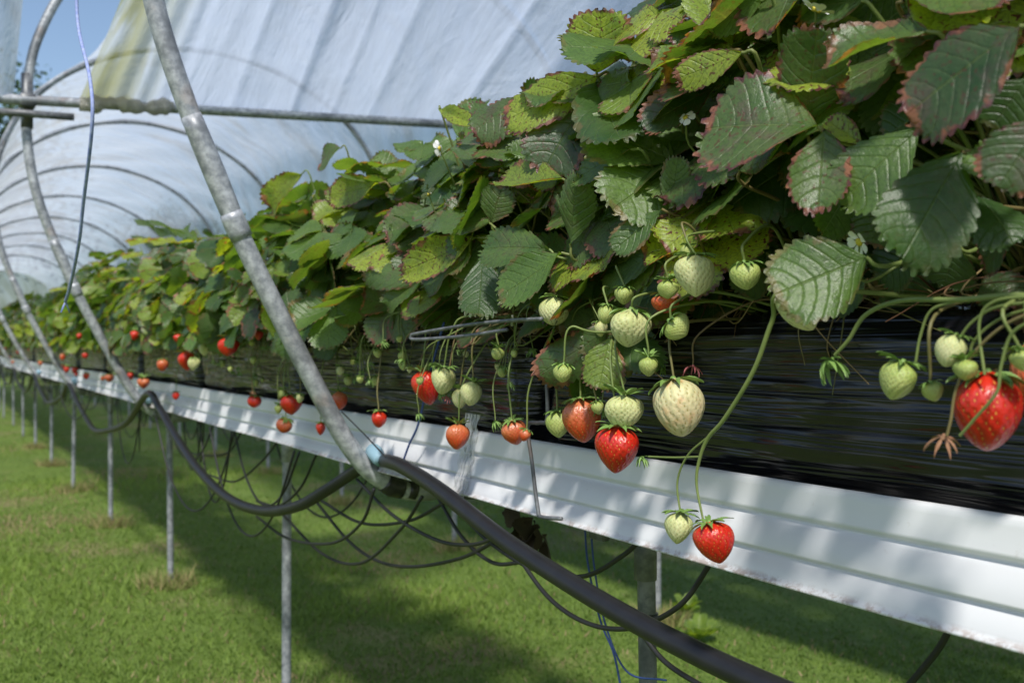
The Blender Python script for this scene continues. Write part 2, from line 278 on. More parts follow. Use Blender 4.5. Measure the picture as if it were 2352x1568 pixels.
# ------------------------------------------------------------ hero measurements
L=[(1880,290,.60,1612,255,.55,265,'r'),(1850,285,.62,1885,60,.60,165,'r'),(1895,300,.60,1880,490,.57,130,'r'),(2110,300,.62,1925,455,.58,165,'g'),(2210,350,.60,2085,580,.55,200,'d'),(1990,590,.60,1780,680,.55,205,'g'),(2130,70,.60,1895,95,.57,175,'b'),(2345,60,.56,2060,235,.53,250,'k'),(2400,270,.56,2300,420,.54,160,'k'),(1680,112,.62,1490,112,.60,120,'p'),(1680,108,.63,1600,-25,.62,125,'p'),(1690,108,.65,1755,-15,.66,115,'y'),(1705,120,.60,1555,182,.58,80,'y'),(1370,165,.66,1385,25,.66,165,'y'),(1370,175,.66,1165,280,.60,115,'y'),(1195,228,.66,1090,305,.62,120,'r'),(1335,248,.66,1240,382,.61,150,'k'),(1370,190,.66,1425,335,.60,160,'d'),(1385,182,.67,1542,185,.66,80,'y'),(1640,200,.66,1475,275,.60,110,'k'),(1450,342,.62,1308,405,.60,68,'g'),(1292,410,.62,1148,420,.60,92,'p'),(1125,512,.63,990,470,.60,100,'b'),(1262,572,.62,1095,560,.58,98,'b'),(1290,580,.62,1148,682,.58,115,'g'),(1108,588,.62,1100,728,.59,95,'d'),(1310,560,.62,1330,400,.61,88,'b'),(1520,480,.63,1413,577,.60,78,'g'),(1540,482,.64,1560,360,.64,66,'g'),(1392,762,.64,1240,862,.61,105,'r'),(1400,775,.63,1372,885,.61,98,'p'),(1400,745,.66,1500,812,.65,88,'d'),(1330,840,.66,1350,925,.66,78,'d'),(966,642,.63,840,618,.60,80,'b'),(966,646,.63,872,694,.60,64,'b'),(1098,545,.63,925,625,.59,86,'y'),(1495,590,.66,1385,650,.64,95,'g'),(2050,170,.66,2060,300,.66,150,'d'),(1750,0,.66,1850,-90,.66,130,'g'),(1930,210,.68,2040,330,.66,140,'d'),(2352,430,.62,2250,330,.6,120,'g'),(1290,420,.66,1330,330,.66,100,'r'),(1230,330,.68,1180,360,.64,80,'g'),(1010,250,.66,1075,275,.66,40,'y'),(1130,510,.64,1150,430,.64,80,'b'),(1050,330,.68,1110,395,.65,80,'b'),(1700,390,.63,1790,340,.62,80,'r'),(1600,470,.66,1680,400,.66,80,'g'),(780,340,.68,725,370,.66,60,'r'),(690,400,.68,600,470,.63,80,'y'),(870,420,.68,760,450,.65,70,'y'),(1980,0,.64,1850,20,.64,110,'g'),(2080,0,.62,2300,-20,.6,130,'r'),(1750,0,.62,1640,60,.62,90,'g'),(1460,640,.68,1560,690,.68,90,'d'),(1640,560,.70,1560,500,.70,100,'d'),(1700,520,.70,1760,600,.69,100,'d'),(1240,360,.66,1160,340,.64,80,'g'),(1900,560,.66,1960,640,.66,110,'d'),(1480,620,.67,1420,700,.66,80,'g'),(2100,560,.68,2020,640,.68,120,'d'),(1090,650,.66,1000,640,.64,80,'g'),(1180,700,.68,1240,640,.66,80,'d'),(1600,330,.68,1520,260,.67,110,'g'),(1480,400,.68,1560,300,.67,110,'g'),(1420,440,.68,1480,520,.66,90,'g'),
(2150,240,.64,2020,300,.62,150,'d'),(2250,450,.64,2330,560,.64,150,'d'),(2340,500,.66,2240,600,.66,140,'k'),(2200,560,.68,2160,660,.68,130,'d'),(1780,160,.64,1700,230,.63,110,'g'),(1800,100,.66,1780,-20,.66,120,'g'),(1560,330,.68,1660,420,.67,110,'d'),(1960,420,.66,1900,540,.64,120,'g'),(2050,450,.67,2000,560,.66,120,'b'),(1750,440,.69,1680,520,.68,110,'d'),(1980,330,.62,1900,270,.61,60,'y'),(2360,180,.60,2280,290,.59,140,'d'),(1560,140,.68,1480,60,.68,110,'g'),(1990,640,.67,1900,690,.66,100,'d'),(2260,640,.69,2330,680,.68,120,'k'),(1660,600,.71,1600,690,.70,90,'d'),(1760,580,.70,1700,680,.69,90,'d')]
B=[(1420,1035,95,110,'r',.61,0),(1630,1247,85,95,'r',.585,-12),(1562,1213,65,70,'w',.59,8),(1548,938,110,130,'t',.605,-10),(1435,948,82,80,'w',.615,0),(1333,967,80,100,'o',.64,-12),(1280,975,50,60,'g',.64,0),(1176,995,52,58,'o',.64,-20),(1053,1003,50,58,'o',.64,0),(870,963,34,38,'r',.65,0),(972,892,60,80,'r',.65,-20),(1020,875,58,62,'w',.63,0),(1087,905,48,55,'w',.64,0),(1056,915,35,45,'w',.65,0),(1450,755,90,85,'w',.61,0),(1395,722,38,45,'g',.62,0),(1435,680,45,40,'g',.62,0),(1540,762,60,50,'g',.60,-30),(1490,842,45,45,'g',.61,0),(1535,665,45,42,'g',.60,0),(1597,635,85,95,'w',.60,-5),(1710,635,62,62,'g',.59,0),(1808,710,86,125,'w',.60,-25),(1275,715,65,65,'w',.62,0),(1530,698,60,42,'o',.64,0),(1295,857,42,42,'g',.60,0),(1370,937,30,30,'g',.62,0),(2268,948,145,180,'r',.59,6),(2360,870,90,150,'o',.66,0),(2195,808,62,75,'w',.575,15),(2073,877,82,88,'g',.58,10),(2137,900,45,45,'g',.585,-20),(2217,850,56,48,'g',.57,0),(2342,830,45,50,'g',.575,0),(752,782,42,42,'w',.62,0),(668,930,48,45,'r',.64,0),(657,978,36,34,'o',.63,0),(778,920,36,40,'o',.65,0),(585,922,30,28,'r',.65,0),(427,830,42,42,'r',.60,0),(525,797,44,42,'r',.60,0),(373,838,25,28,'o',.60,0),(330,880,26,26,'o',.63,0),(737,984,22,30,'r',.65,0),(472,802,27,30,'w',.60,0),(447,836,25,30,'w',.60,0),(404,909,16,18,'r',.65,0),(650,905,20,22,'g',.63,0),(640,940,18,20,'g',.62,0),(690,915,18,22,'w',.62,0),(595,770,18,22,'r',.60,0),(252,868,20,18,'o',.61,0),(172,850,13,16,'r',.60,0),(154,849,12,16,'r',.60,0),(1145,812,28,28,'g',.62,0),(1580,578,28,32,'g',.6,0),(143,820,12,16,'o',.60,0),(1210,1000,26,28,'o',.63,20),(300,862,14,15,'r',.62,0),(500,768,14,16,'w',.60,0)]
C={'s1':(.60,[(1815,665),(1775,735),(1732,850),(1665,960),(1628,1003),(1608,1050),(1600,1110),(1616,1198)]),'s1b':(.60,[(1630,1000),(1580,1045),(1556,1105),(1563,1180)]),'s1c':(.60,[(1608,1048),(1550,1050),(1490,1048)]),
's2':(.59,[(2440,700),(2340,678),(2200,688),(2070,690),(1990,722),(1950,780),(1918,815)]),'s2b':(.59,[(2200,690),(2140,712),(2115,770),(2103,836)]),'s2c':(.585,[(2400,690),(2290,705),(2235,738),(2205,775)]),'s2d':(.59,[(2400,700),(2300,730),(2240,780),(2225,825)]),
's2e':(.56,[(2420,720),(2330,760),(2300,840),(2290,900),(2240,960),(2205,1000)]),'s2f':(.57,[(2420,700),(2310,745),(2230,820),(2195,900),(2185,960),(2175,1000)]),'s2g':(.57,[(2400,680),(2290,690),(2250,740),(2262,860)])}
# ------------------------------------------------------------ plants of the near row
XC=.83; CT=1.0; plants=[]
ys=[-.22+.235*i for i in range(13)]
for i,y in enumerate(ys):
    pl=add('strawberry_plant',None,None,(XC,y,CT),'leafy strawberry plant with trusses hanging over a black bag','strawberry plant','strawberry plants along the gutter'); plants.append(pl)
hero=[[] for _ in plants]; herop=[[] for _ in plants]; heros=[[] for _ in plants]
def nearest(y): return min(range(len(plants)),key=lambda k:abs(plants[k].location.y-y))
for a in L:
    b=P(*a[:3]); t=P(*a[3:6]); w=a[6]/2287*.5*(D(a[0],a[2])+D(a[3],a[5]))
    n=unit(np.array([-.55,-.62,.5 if a[7]!='y' else .15])+rng.normal(0,.17,3)); k=nearest(b[1]+.03)
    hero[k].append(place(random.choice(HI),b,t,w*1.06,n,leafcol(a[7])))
    cr=np.array(plants[k].location)+np.array([-.02,random.gauss(0,.03),-.01]); herop[k].append(tube([cr,(cr*.5+b*.5)+np.array([.0,0,.03]),b+(b-t)*.12+np.array([.01,0,-.01]),b],[.0024,.0015],6,5,(0,random.choice([0,.2,.6]),0,1),0,False))
for a in B:
    X=a[5]; c=P(a[0],a[1],X); d=D(a[0],X); w=a[2]/2287*d; h=a[3]/2287*d; top=c+np.array([0,0,h*.47]); k=nearest(top[1]+.02)
    put_berry(plants[k],top,w*1.05,h,a[4],a[6])
    if a[0] in(1630,1562,2073,2195,2217,2268): continue
    cr=np.array(plants[k].location)+np.array([-.07,random.gauss(0,.05),-.0])
    heros[k].append(tube(stalk_pts(top,cr),[.0017,.0011],6,7,(0,random.choice([0,0,.1,.5]),0,1),0,False))
for n,(X,ps) in C.items():
    pts=[P(x,y,X) for x,y in ps]; k=nearest(pts[0][1])
    if n=='s1': pts=[np.array([.72,pts[0][1]-.05,1.01])]+pts
    heros[k].append(tube(pts,{'s1':[.0021,.0021,.0018,.0010],'s2':[.0023,.0013]}.get(n,.0010),7,7,(0,.5 if n=='s2f' else .05,.3 if n=='s2f' else 0,1),0,False))
for (x,y,X,me,nm,s) in ((1905,828,.59,BUD,'fruit_bud',.022),(1475,1049,.60,BUD,'fruit_bud',.013),(925,825,.64,BUD,'fruit_bud',.016),(850,873,.64,BUD,'fruit_bud',.013),(1138,968,.63,BUD,'fruit_bud',.015),(962,950,.63,BUD,'fruit_bud',.014),(2168,1005,.575,CALW,'withered_calyx',.026),(1592,842,.63,CALP,'withered_calyx',.02),(1025,912,.635,CALP,'withered_calyx',.016),(580,900,.63,CALW,'withered_calyx',.018)):
    c=P(x,y,X); k=nearest(c[1]); o=add(nm,me,plants[k],Vector(c)-plants[k].location); o.scale=(s,)*3; o.rotation_euler=(random.uniform(-.5,.5),random.uniform(-.6,.6),random.uniform(0,6))
    cr=np.array(plants[k].location)+np.array([-.07,random.gauss(0,.05),0]); 
    if x not in(1905,1475,2168): heros[k].append(tube(stalk_pts(c,cr),[.0014,.0008],5,6,(0,.7 if 'with' in nm else .1,0,1),0,False))
for (x,y,X,s,rx) in ((1875,24,.60,.026,-.3),(1010,340,.64,.024,1.2),(985,447,.62,.024,.0),(1575,268,.63,.018,1.7),(1975,555,.62,.020,1.6),(1180,737,.62,.014,1.0),(720,450,.66,.022,.5)):
    c=P(x,y,X); k=nearest(c[1]); o=add('flower',PETAL,plants[k],Vector(c)-plants[k].location); o.scale=(s,)*3; o.rotation_euler=(rx+.5,-.4,random.uniform(0,6)); add('flower_centre',PCEN,o)
    cr=np.array(plants[k].location)+np.array([-.03,0,0]); herop[k].append(tube([cr,(cr+c)/2+np.array([0,0,.03]),c+np.array([.02,.01,-.03]),c],[.0016,.001],5,5,(0,.05,0,1),0,False))
for i,pl in enumerate(plants):
    y=pl.location.y; near=y<1.5; front=68 if y<.85 else (88 if y<1.5 else 112)
    lv,pt=foliage(60 if y<1.05 else (50 if near else 42),front,HI if y<2.0 else MID,(-.18 if near else -.25),Rz=.43 if y<.85 else (.37 if y<1.08 else (.32 if y<1.35 else .285)),inner=26 if near else 8,big=1.12 if y<1. else 1.)
    off=np.array(pl.location); 
    lv=[(v[0]+off,)+v[1:] for v in lv]; pt=[(v[0]+off,)+v[1:] for v in pt]
    add('foliage',make_mesh('foliage',lv+hero[i],LEAF,off),pl); 
    ex=[]
    for q in range(12 if near else 4):
        a=random.uniform(-1,.6); ex.append(tube([off+(random.gauss(0,.03),random.gauss(0,.05),-.01),off+(-.05+.05*a,random.gauss(0,.07),.09),off+(-.09+.1*a,random.gauss(0,.1),.17+random.uniform(0,.06))],[.0024,.0014],5,4,(0,random.choice([0,.2,.5]),random.choice([0,0,.4]),1),0,False))
    add('leaf_stalks',make_mesh('leaf_stalks',pt+herop[i]+ex,STALK,off),pl)
    fs=heros[i]
    # old runners and straw-coloured spent stalks tangled over the bag
    for q in range(14 if y<.6 else (30 if y<1.6 else 20)):
        cr=off+(-.05,random.gauss(0,.08),random.uniform(0,.02)); dy=random.gauss(0,.15); ln=random.uniform(.02,.12); zz=random.uniform(-.12,.06)*random.random(); kk=random.random()
        fs.append(tube([cr,cr+(-ln*.6,dy*.5,.02+random.gauss(0,.018)),cr+(-ln+random.gauss(0,.012),dy*.9,zz*.4+random.gauss(0,.014)),cr+(-ln-random.uniform(-.02,.03),dy*1.2,zz)],[.0011,.0005],5,5,(0,.2+.8*kk,random.choice([0,.3,.8]),1),0,False))
    if .8<y<3:
        for q in range(3):   # young trusses: a main stalk forking into buds and tiny green fruit
            cr=off+(-.06,random.gauss(0,.05),.0); J=off+(-random.uniform(.13,.20),random.gauss(0,.09),random.uniform(-.03,.03)); fs.append(tube([cr,(cr+J)/2+np.array([0,0,.03]),J],[.0016,.0011],6,6,(0,.05,0,1),0,False))
            for z in range(3):
                T=J+np.array([random.uniform(-.03,.02),random.gauss(0,.035),-random.uniform(.02,.09)]); fs.append(tube([J,(J+T)/2+np.array([-.008,random.gauss(0,.006),.012]),T],[.0010,.0007],5,5,(0,.05,0,1),0,False))
                if random.random()<.5: put_berry(pl,T,*(lambda s:(s,s*1.1))(random.uniform(.009,.016)),random.choice('gwg'))
                else:
                    o=add('fruit_bud',BUD,pl,Vector(T)-pl.location); o.scale=(random.uniform(.011,.016),)*3; o.rotation_euler=(random.uniform(-.7,.7),random.uniform(-.7,.7),random.uniform(0,6))
    add('fruit_stalks',make_mesh('fruit_stalks',fs,STALK,off),pl)
    if near or y<2.2:
        dl=[]
        for q in range(24):
            b=off+np.array((random.uniform(-.11,.04),random.gauss(0,.10),random.uniform(-.005,.03))); d=unit(rng.normal(0,1,3)*np.array((1,1,.5)))
            dl.append(place(random.choice(MID),b,b+d*random.uniform(.02,.05),random.uniform(.008,.025),unit(rng.normal(0,1,3)),None))
        add('dead_leaves',make_mesh('dead_leaves',dl,DRY,off),pl)
# ------------------------------------------------------------ further plants: shared variants
def variant(n,LODS,segs=4):
    lv,pt=foliage(n,114,LODS,petseg=segs,inner=3); fs=[tube(stalk_pts((-random.uniform(.14,.2),random.gauss(0,.1),random.uniform(-.12,0)),(-.06,random.gauss(0,.04),0)),[.0013,.0008],4,4,(0,.3,.3,1),0,False) for _ in range(9)]
    return make_mesh('foliage',lv,LEAF),make_mesh('leaf_stalks',pt+fs,STALK)
VM=[variant(38,MID) for _ in range(5)]; VL=[variant(38,LOW,3) for _ in range(6)]
def far_plant(x,y,var,nb,flip=False):
    a,b=random.choice(var); pl=add('strawberry_plant',None,None,(x,y,CT),'leafy strawberry plant growing from a raised gutter','strawberry plant','strawberry plants along the gutter')
    s=random.uniform(.88,1.12); rz=math.pi if flip else 0
    for nm,me in(('foliage',a),('leaf_stalks',b)):
        o=add(nm,me,pl); o.scale=(s,s,s*random.uniform(.86,1.12)); o.rotation_euler[2]=rz+random.gauss(0,.2)
    for q in range(nb):
        z=random.choice([random.uniform(-.17,-.05),random.uniform(-.07,.10)]); T=(x-random.uniform(.16,.25),y+random.gauss(0,.10),CT+z); k=random.choice('rroowwg'); s=random.uniform(.018,.034); put_berry(pl,T,s,s*1.1,k)
y=2.84; i=0
while y<7: far_plant(XC+random.gauss(0,.015),y,VM,random.choice([0,0,1,2])); y+=.235; i+=1
while y<24: far_plant(XC+random.gauss(0,.02),y,VL,random.choice([0,0,1,2])); y+=.27; i+=1
y=.3
while y<24: far_plant(2.2,y,VM if y<3.5 else VL,0,True); y+=.3
# ------------------------------------------------------------ growing bags, gutters
def bag_mesh(y0,y1,sub=70):
    ny=sub; ring=[]; n=44
    for k in range(n):
        a=k/n*2*math.pi; c,s=math.cos(a),math.sin(a); ring.append((math.copysign(abs(c)**.38,c)*.118,math.copysign(abs(s)**.42,s)*.088))
    ring=np.array(ring); V=[]; ph=rng.uniform(0,6,8)
    for i,u in enumerate(np.linspace(0,1,ny)):
        e=min(u,1-u)*(y1-y0); k=min(1,.25+.75*math.sin(min(1,e/.05)*math.pi/2)); k0=.02 if i in(0,ny-1) else k
        yy=y0+u*(y1-y0); z=ring[:,1]*k0; x=ring[:,0]*(k0*.4+.6*(k0 if k0<.1 else 1))
        wr=.0020*np.sin(z*190+yy*3+ph[0]+math.sin(yy*4))+.003*np.sin(yy*14+z*40+ph[1])+.0015*np.sin(z*110-yy*7+ph[2])
        x=x+np.sign(x)*wr*(k0>.1); z=z+.006*np.sin(yy*5+ph[3])*(z>0)
        V.append(np.stack([XC+x,np.full(n,yy),.917+z],-1))
    return (np.concatenate(V),grid_faces(ny,n,True))
yb=-.83
while yb<24:
    L_=1.0 if yb<6 else 3.0; dx=1.38
    for X0 in((0,) if yb<0 else (0,dx)):
        v,f=bag_mesh(yb+.006,yb+L_-.006,90 if yb<4 else 30); v=v+np.array([X0,0,0]); o0=(XC+X0,yb+L_/2,.917)
        g=add('grow_bag',make_mesh('grow_bag',[(v,f)],BAG,o0),None,o0,'black plastic substrate bag lying in the white gutter','grow bag','grow bags in the gutters')
        X_,Y_=np.meshgrid(np.linspace(-.075,.075,7),np.linspace(.05,L_-.05,int(30*L_)),indexing='ij'); Z_=.086+.012*np.cos(X_/.075*1.4)+rng.normal(0,.003,X_.shape)
        Vv=np.stack([X_+XC+X0,Y_+yb,.917+Z_-.006],-1).reshape(-1,3); add('substrate',make_mesh('substrate',[(Vv,grid_faces(*X_.shape))],SOIL,o0),g)
    yb+=L_
prof=[(.7095,.842),(.7045,.8425),(.7015,.839),(.7005,.834),(.6975,.8145),(.6965,.8115),(.7015,.8080),(.7010,.8055),(.6950,.8030),(.6905,.7785),(.6900,.7765),(.6955,.7740),(.6950,.7715),(.6890,.7690),(.6850,.7545),(.6835,.7515),(.6800,.7500),(.6800,.7478),(.686,.7465),(.72,.7475),(.74,.757)]
prof=prof+[(2*XC-x,z) for x,z in reversed(prof)]; prof=np.array(prof)
def gutter(y0,y1,X0):
    Y=np.linspace(y0,y1,max(2,int((y1-y0)*8))); V=np.concatenate([np.stack([prof[:,0]+X0+.0007*math.sin(yy*9),np.full(len(prof),yy),prof[:,1]+.0008*math.sin(yy*6)],-1) for yy in Y]); return (V,grid_faces(len(Y),len(prof)))
seg=[-1.67+3*i for i in range(9)]
for i,y0 in enumerate(seg):
    for X0 in((0,1.38) if i else (0,)):
        oo=(XC+X0,y0+1.5,.8); v,f=gutter(y0,y0+2.9985,X0)
        g=add('gutter',make_mesh('gutter',[(v,f)],GUT,oo),None,oo,'long white ribbed metal gutter on steel legs','gutter','white gutters')
tp=NT('clear_tape'); tn=tp.noise(40,3,tp.scalev(tp.coord(),(1,6,1))); tb=tp.bsdf(tp.mix(tn,(.42,.42,.42),(.7,.7,.72)),.25); tt=tp.n('ShaderNodeBsdfTransparent'); tm=tp.n('ShaderNodeMixShader'); tp.inp(tm,0,tp.ramp(tn,.35,.7)); tp.inp(tm,1,tb); tp.inp(tm,2,tt.outputs[0]); TAPC=tp.done(tm.outputs[0])
zz=np.linspace(.868,.747,30); v=np.array([[np.interp(z,[.747,.76,.80,.84,.868],[.677,.684,.692,.699,.704])-.0015+.0008*math.sin(k*1.3),1.33+s*.022+.003*math.sin(k*.8+s),z] for k,z in enumerate(zz) for s in(-1,-.3,.3,1)])
add('joint_tape',make_mesh('joint_tape',[(v,grid_faces(30,4))],TAPC,(.69,1.33,.8)),None,(.69,1.33,.8),'strip of clear plastic tape over a gutter joint','tape')
# ------------------------------------------------------------ posts
def post(x,y,r,band=False):
    o=add('support_post',None,None,(x,y,0),'galvanised steel tube leg standing in grass under gutter' if not band else 'galvanised steel leg wrapped with black tape','post','legs under the gutters')
    l=random.uniform(-.008,.008)
    add('tube',make_mesh('tube',[tube([(l*2,l,-.05),(l,0,.4),(0,0,.735)],r,12,5)],GALVD if band else GALVL),o)  # taped near post takes the darkened steel: its shade is in the colour
    add('bracket',make_mesh('bracket',[box((0,0,.7405),(.17,.035,.012)),tube([(0,0,.66),(0,0,.734)],r*1.25,12,3),box((-.075,0,.735),(.012,.03,.03)),box((.075,0,.735),(.012,.03,.03))],GALVD if band else GALV),o)
    if band: add('tape_band',make_mesh('tape_band',[tube([(l*.8,0,.585),(l*.7,0,.60),(l*.7,0,.615)],r*1.12,14,3)],TAPE),o)
for i in range(15): post(.82,1.06+1.56*i,.0125,i==0)
for i in range(14): post(2.2,1.2+1.58*i,.0125)
# ------------------------------------------------------------ hoops
HP=[(.84,-.262),(.78,-.268),(.73,-.258),(.672,-.222),(.625,-.165),(.583,-.092),(.51,.045),(.433,.2),(.36,.375),(.303,.55),(.277,.72),(.275,.88),(.31,1.08),(.43,1.32),(.66,1.54),(1.0,1.70),(1.4,1.76),(1.8,1.70),(2.14,1.54),(2.38,1.32),(2.52,1.05),(2.56,.75),(2.52,.5),(2.44,.25),(2.36,.0),(2.30,-.2),(2.22,-.262)]
hy=[1.665,3.85]+[6.05+2.2*i for i in range(8)]
for i,y in enumerate(hy):
    r=.0165
    o=add('tunnel_hoop',None,None,(.8,y,GZ-.26),'bent galvanised steel hoop clamped under the gutter' if i else 'weathered galvanised hoop with sleeve joint and taped foot','hoop','tunnel hoops along the row')
    org=(.8,y,GZ-.26); pts=[(x,y+.004*math.sin(x*9+i),z+GZ) for x,z in HP]
    add('pipe',make_mesh('pipe',[tube(pts,r,20,8)],GALV,org),o)
    q=lambda x,z:(x,y+.004*math.sin(x*9+i),z+GZ)
    add('sleeve',make_mesh('sleeve',[tube([q(.443,.180),q(.433,.201),q(.424,.221)],[r*1.13,r*1.19,r*1.13],20,2),tube([q(.36,.375),q(.40,.283),q(.433,.2)],r*1.05,20,4)],GALV,org),o)
    add('foot_wrap',make_mesh('foot_wrap',[tube([q(.70,-.243),q(.715,-.252),q(.735,-.258)],[r*1.12,r*1.2,r*1.12],12,3,lump=.05),tube([q(.745,-.26),q(.76,-.264)],r*1.16,12,3)],TAPE if i==0 else GALVD,org),o)
    if i<4:
        add('blue_clip',make_mesh('blue_clip',[tube([(.672,y-.05,GZ-.199),(.672,y-.03,GZ-.190),(.676,y-.008,GZ-.187),(.68,y+.010,GZ-.192)],[.012,.0145,.0145,.012],12,4,lump=.05)],BLUEC,org),o)
oo=(.3,3.83,GZ+.85)
tie=add('cross_tie',None,None,oo,'horizontal steel tie bar fixed across a tunnel hoop','tie bar')
tz=lambda X:GZ+.845+.06*(X-.2)
add('pipe',make_mesh('pipe',[tube([(-.1,3.81,tz(-.1)),(1,3.81,tz(1)),(2.5,3.81,tz(2.5))],.0175,14,8)],GALV,oo),tie)
add('clamp',make_mesh('clamp',[box((.276,3.83,tz(.27)),(.05,.07,.045)),tube([(.17,3.79,tz(.2)-.05),(.42,3.79,tz(.42)-.055)],.013,10,3),tube([(.276,3.85,GZ+.76),(.276,3.85,GZ+.95)],.020,12,3)],GALVD,oo),tie)
bo=(.5,3.8,tz(.5)); xb=np.linspace(.44,.76,40)
add('gathered_film',make_mesh('gathered_film',[tube([(x,3.80,tz(x)-.006*math.sin(x*31)) for x in xb],[.024+.006*math.sin(x*55)+.004*math.sin(x*131) for x in xb],24,2,(0,.2,.35,1),0,True,.10)],FILMW,bo),None,bo,'grimy white film bunched along the tie bar','plastic film')
# ------------------------------------------------------------ polythene covers
arch=smooth_path([(x,z) for x,z in HP[11:25]],8); arch=arch+np.sign(arch-np.array([1.4,.4]))*.012
def film(name,grid,uvs,col,label,mat=None):
    a,b=grid.shape[:2]; org=grid.reshape(-1,3).mean(0); me=make_mesh(name,[(grid.reshape(-1,3),grid_faces(a,b),uvs.reshape(-1,2),col.reshape(-1,4))],mat or FILM,org); return add(name,me,None,org,label,'plastic film')
def tunnel(Y,sel,label):
    aa=arch[sel]; n=len(aa); G=np.zeros((len(Y),n,3)); U=np.zeros((len(Y),n,2)); Cc=np.zeros((len(Y),n,4)); s=np.linspace(0,1,len(arch))[sel]
    for i,yy in enumerate(Y):
        ph=((yy-3.85)/2.2)%1; sag=.04*math.sin(ph*math.pi); c=np.array([1.4,.5]); A=c+(aa-c)*(1-sag*.8+.006*np.sin(s*60+yy*3+2*math.sin(yy*2))[:,None])
        G[i,:,0]=A[:,0];G[i,:,1]=yy;G[i,:,2]=A[:,1]+GZ; U[i,:,0]=s*1.1+yy*.05; U[i,:,1]=yy*.9; Cc[i]=(.5,.06,.6,1)
    film('tunnel_film',G,U,Cc,label)
n=len(arch); tunnel(np.linspace(6.02,26,150),slice(0,n),'translucent white polythene stretched over the tunnel hoops')
k0=int(np.argmax(arch[:,0]>.72)); tunnel(np.linspace(3.87,6.02,26),slice(k0,n),'translucent polythene bay with its lower edge rolled up')
na,nb=190,44; G=np.zeros((nb,na,3));U=np.zeros((nb,na,2));Cc=np.zeros((nb,na,4)); xs=np.linspace(.44,2.5,na)
az=np.interp(xs,arch[:,0][np.argsort(arch[:,0])],arch[:,1][np.argsort(arch[:,0])])
pl_=.010*np.sin(xs*17)+.005*np.sin(xs*38+1)+.036*np.exp(-((xs-.60)/.16)**2)*np.sin(xs*82); 
for x0,wd,am in((1.22,.018,.07),(1.55,.03,.05),(.98,.02,.05),(1.95,.025,.07),(1.38,.012,.03)): pl_=pl_+am*np.exp(-np.abs(xs-x0)/wd)
for i,u in enumerate(np.linspace(0,1,nb)):
    z0=.852+.06*(xs-.2); z1=np.minimum(az,1.72); G[i,:,0]=xs+.10*u*np.sin(xs*3); G[i,:,1]=3.84-1.5*u+pl_*.4
    G[i,:,2]=GZ+z0+(z1-z0)*(u**.92)+pl_*(.3+u*.5)-.05*math.sin(u*math.pi); U[i,:,0]=xs*.9; U[i,:,1]=u*.9; al=np.clip(1-(xs-.50)/.24,0,1); Cc[i,:,0]=.5;Cc[i,:,1]=al;Cc[i,:,2]=al*.9;Cc[i,:,3]=1
film('film_curtain',G,U,Cc,'white polythene sheet with long folds tied to the bar',FILMC)
n2=n//2+4; Y=np.linspace(-1.5,3.84,40); w=arch[n-n2:]; G=np.zeros((len(Y),n2,3));U=np.zeros((len(Y),n2,2));Cc=np.zeros((len(Y),n2,4)); s=np.linspace(0,1,n2)
for i,yy in enumerate(Y): G[i,:,0]=w[:,0]+.02*np.sin(yy*5+s*9);G[i,:,1]=yy;G[i,:,2]=w[:,1]+GZ+.01*np.sin(yy*7);U[i,:,0]=s*1.2;U[i,:,1]=yy*.5;Cc[i]=(.5,.05,.5,1)
film('side_film',G,U,Cc,'polythene side sheet hanging behind the rows')
G=np.zeros((24,10,3));U=np.zeros((24,10,2));Cc=np.ones((24,10,4))*.5
for i,u in enumerate(np.linspace(0,1,24)):
    for j_,v_ in enumerate(np.linspace(0,1,10)):
        G[i,j_]=(.03+.20*v_+.05*u*v_,3.80+.012*math.sin(v_*14+u*3)-.05*u,tz(.2)+.62*u); U[i,j_]=(v_*.25,u*.5); Cc[i,j_]=(.5,.15,.6,1)
film('film_flap',G,U,Cc,'loose flap of pale polythene hanging beside the hoop',FILMC)
Y=np.linspace(0,1,8); G=np.zeros((8,n,3));U=np.zeros((8,n,2));Cc=np.ones((8,n,4))*.4
for i,u in enumerate(Y):
    G[i,:,0]=arch[:,0];G[i,:,1]=26.02;G[i,:,2]=GZ+arch[:,1]*(1-u)+(-.1)*u;U[i,:,0]=np.linspace(0,2,n);U[i,:,1]=u
film('end_film',G,U,Cc,'polythene sheet closing the tunnel end')
# ------------------------------------------------------------ hose, drip tubes, wires, twine
hp=[(338,905,.64),(365,935,.64),(400,995,.64),(450,1070,.64),(520,1140,.64),(600,1172,.65),(680,1163,.66),(750,1125,.68),(815,1082,.70),(860,1058,.695),(905,1062,.665),(955,1088,.65),(1020,1132,.64),(1100,1195,.64),(1200,1268,.64),(1400,1392,.64),(1600,1498,.64),(1800,1590,.64),(2000,1670,.64)]
pts=[tuple(P(*q)) for q in hp]
ext=[]
for a in range(7,1-1,-1):
    y1,y0=hy[a+1],hy[a]
    for u in(1,.85,.65,.5,.35,.15): ext.append((.65+.01*math.sin(u*9+a),y0+(y1-y0)*u,GZ-.21-.17*math.sin(u*math.pi)**.8*random.uniform(.85,1.1)))
oo=(.64,3.8,.75); add('irrigation_hose',make_mesh('irrigation_hose',[tube([p for p in ext]+pts,.0120,14,7)],HOSE,oo),None,oo,'thick black irrigation hose looping between hoop feet','hose')
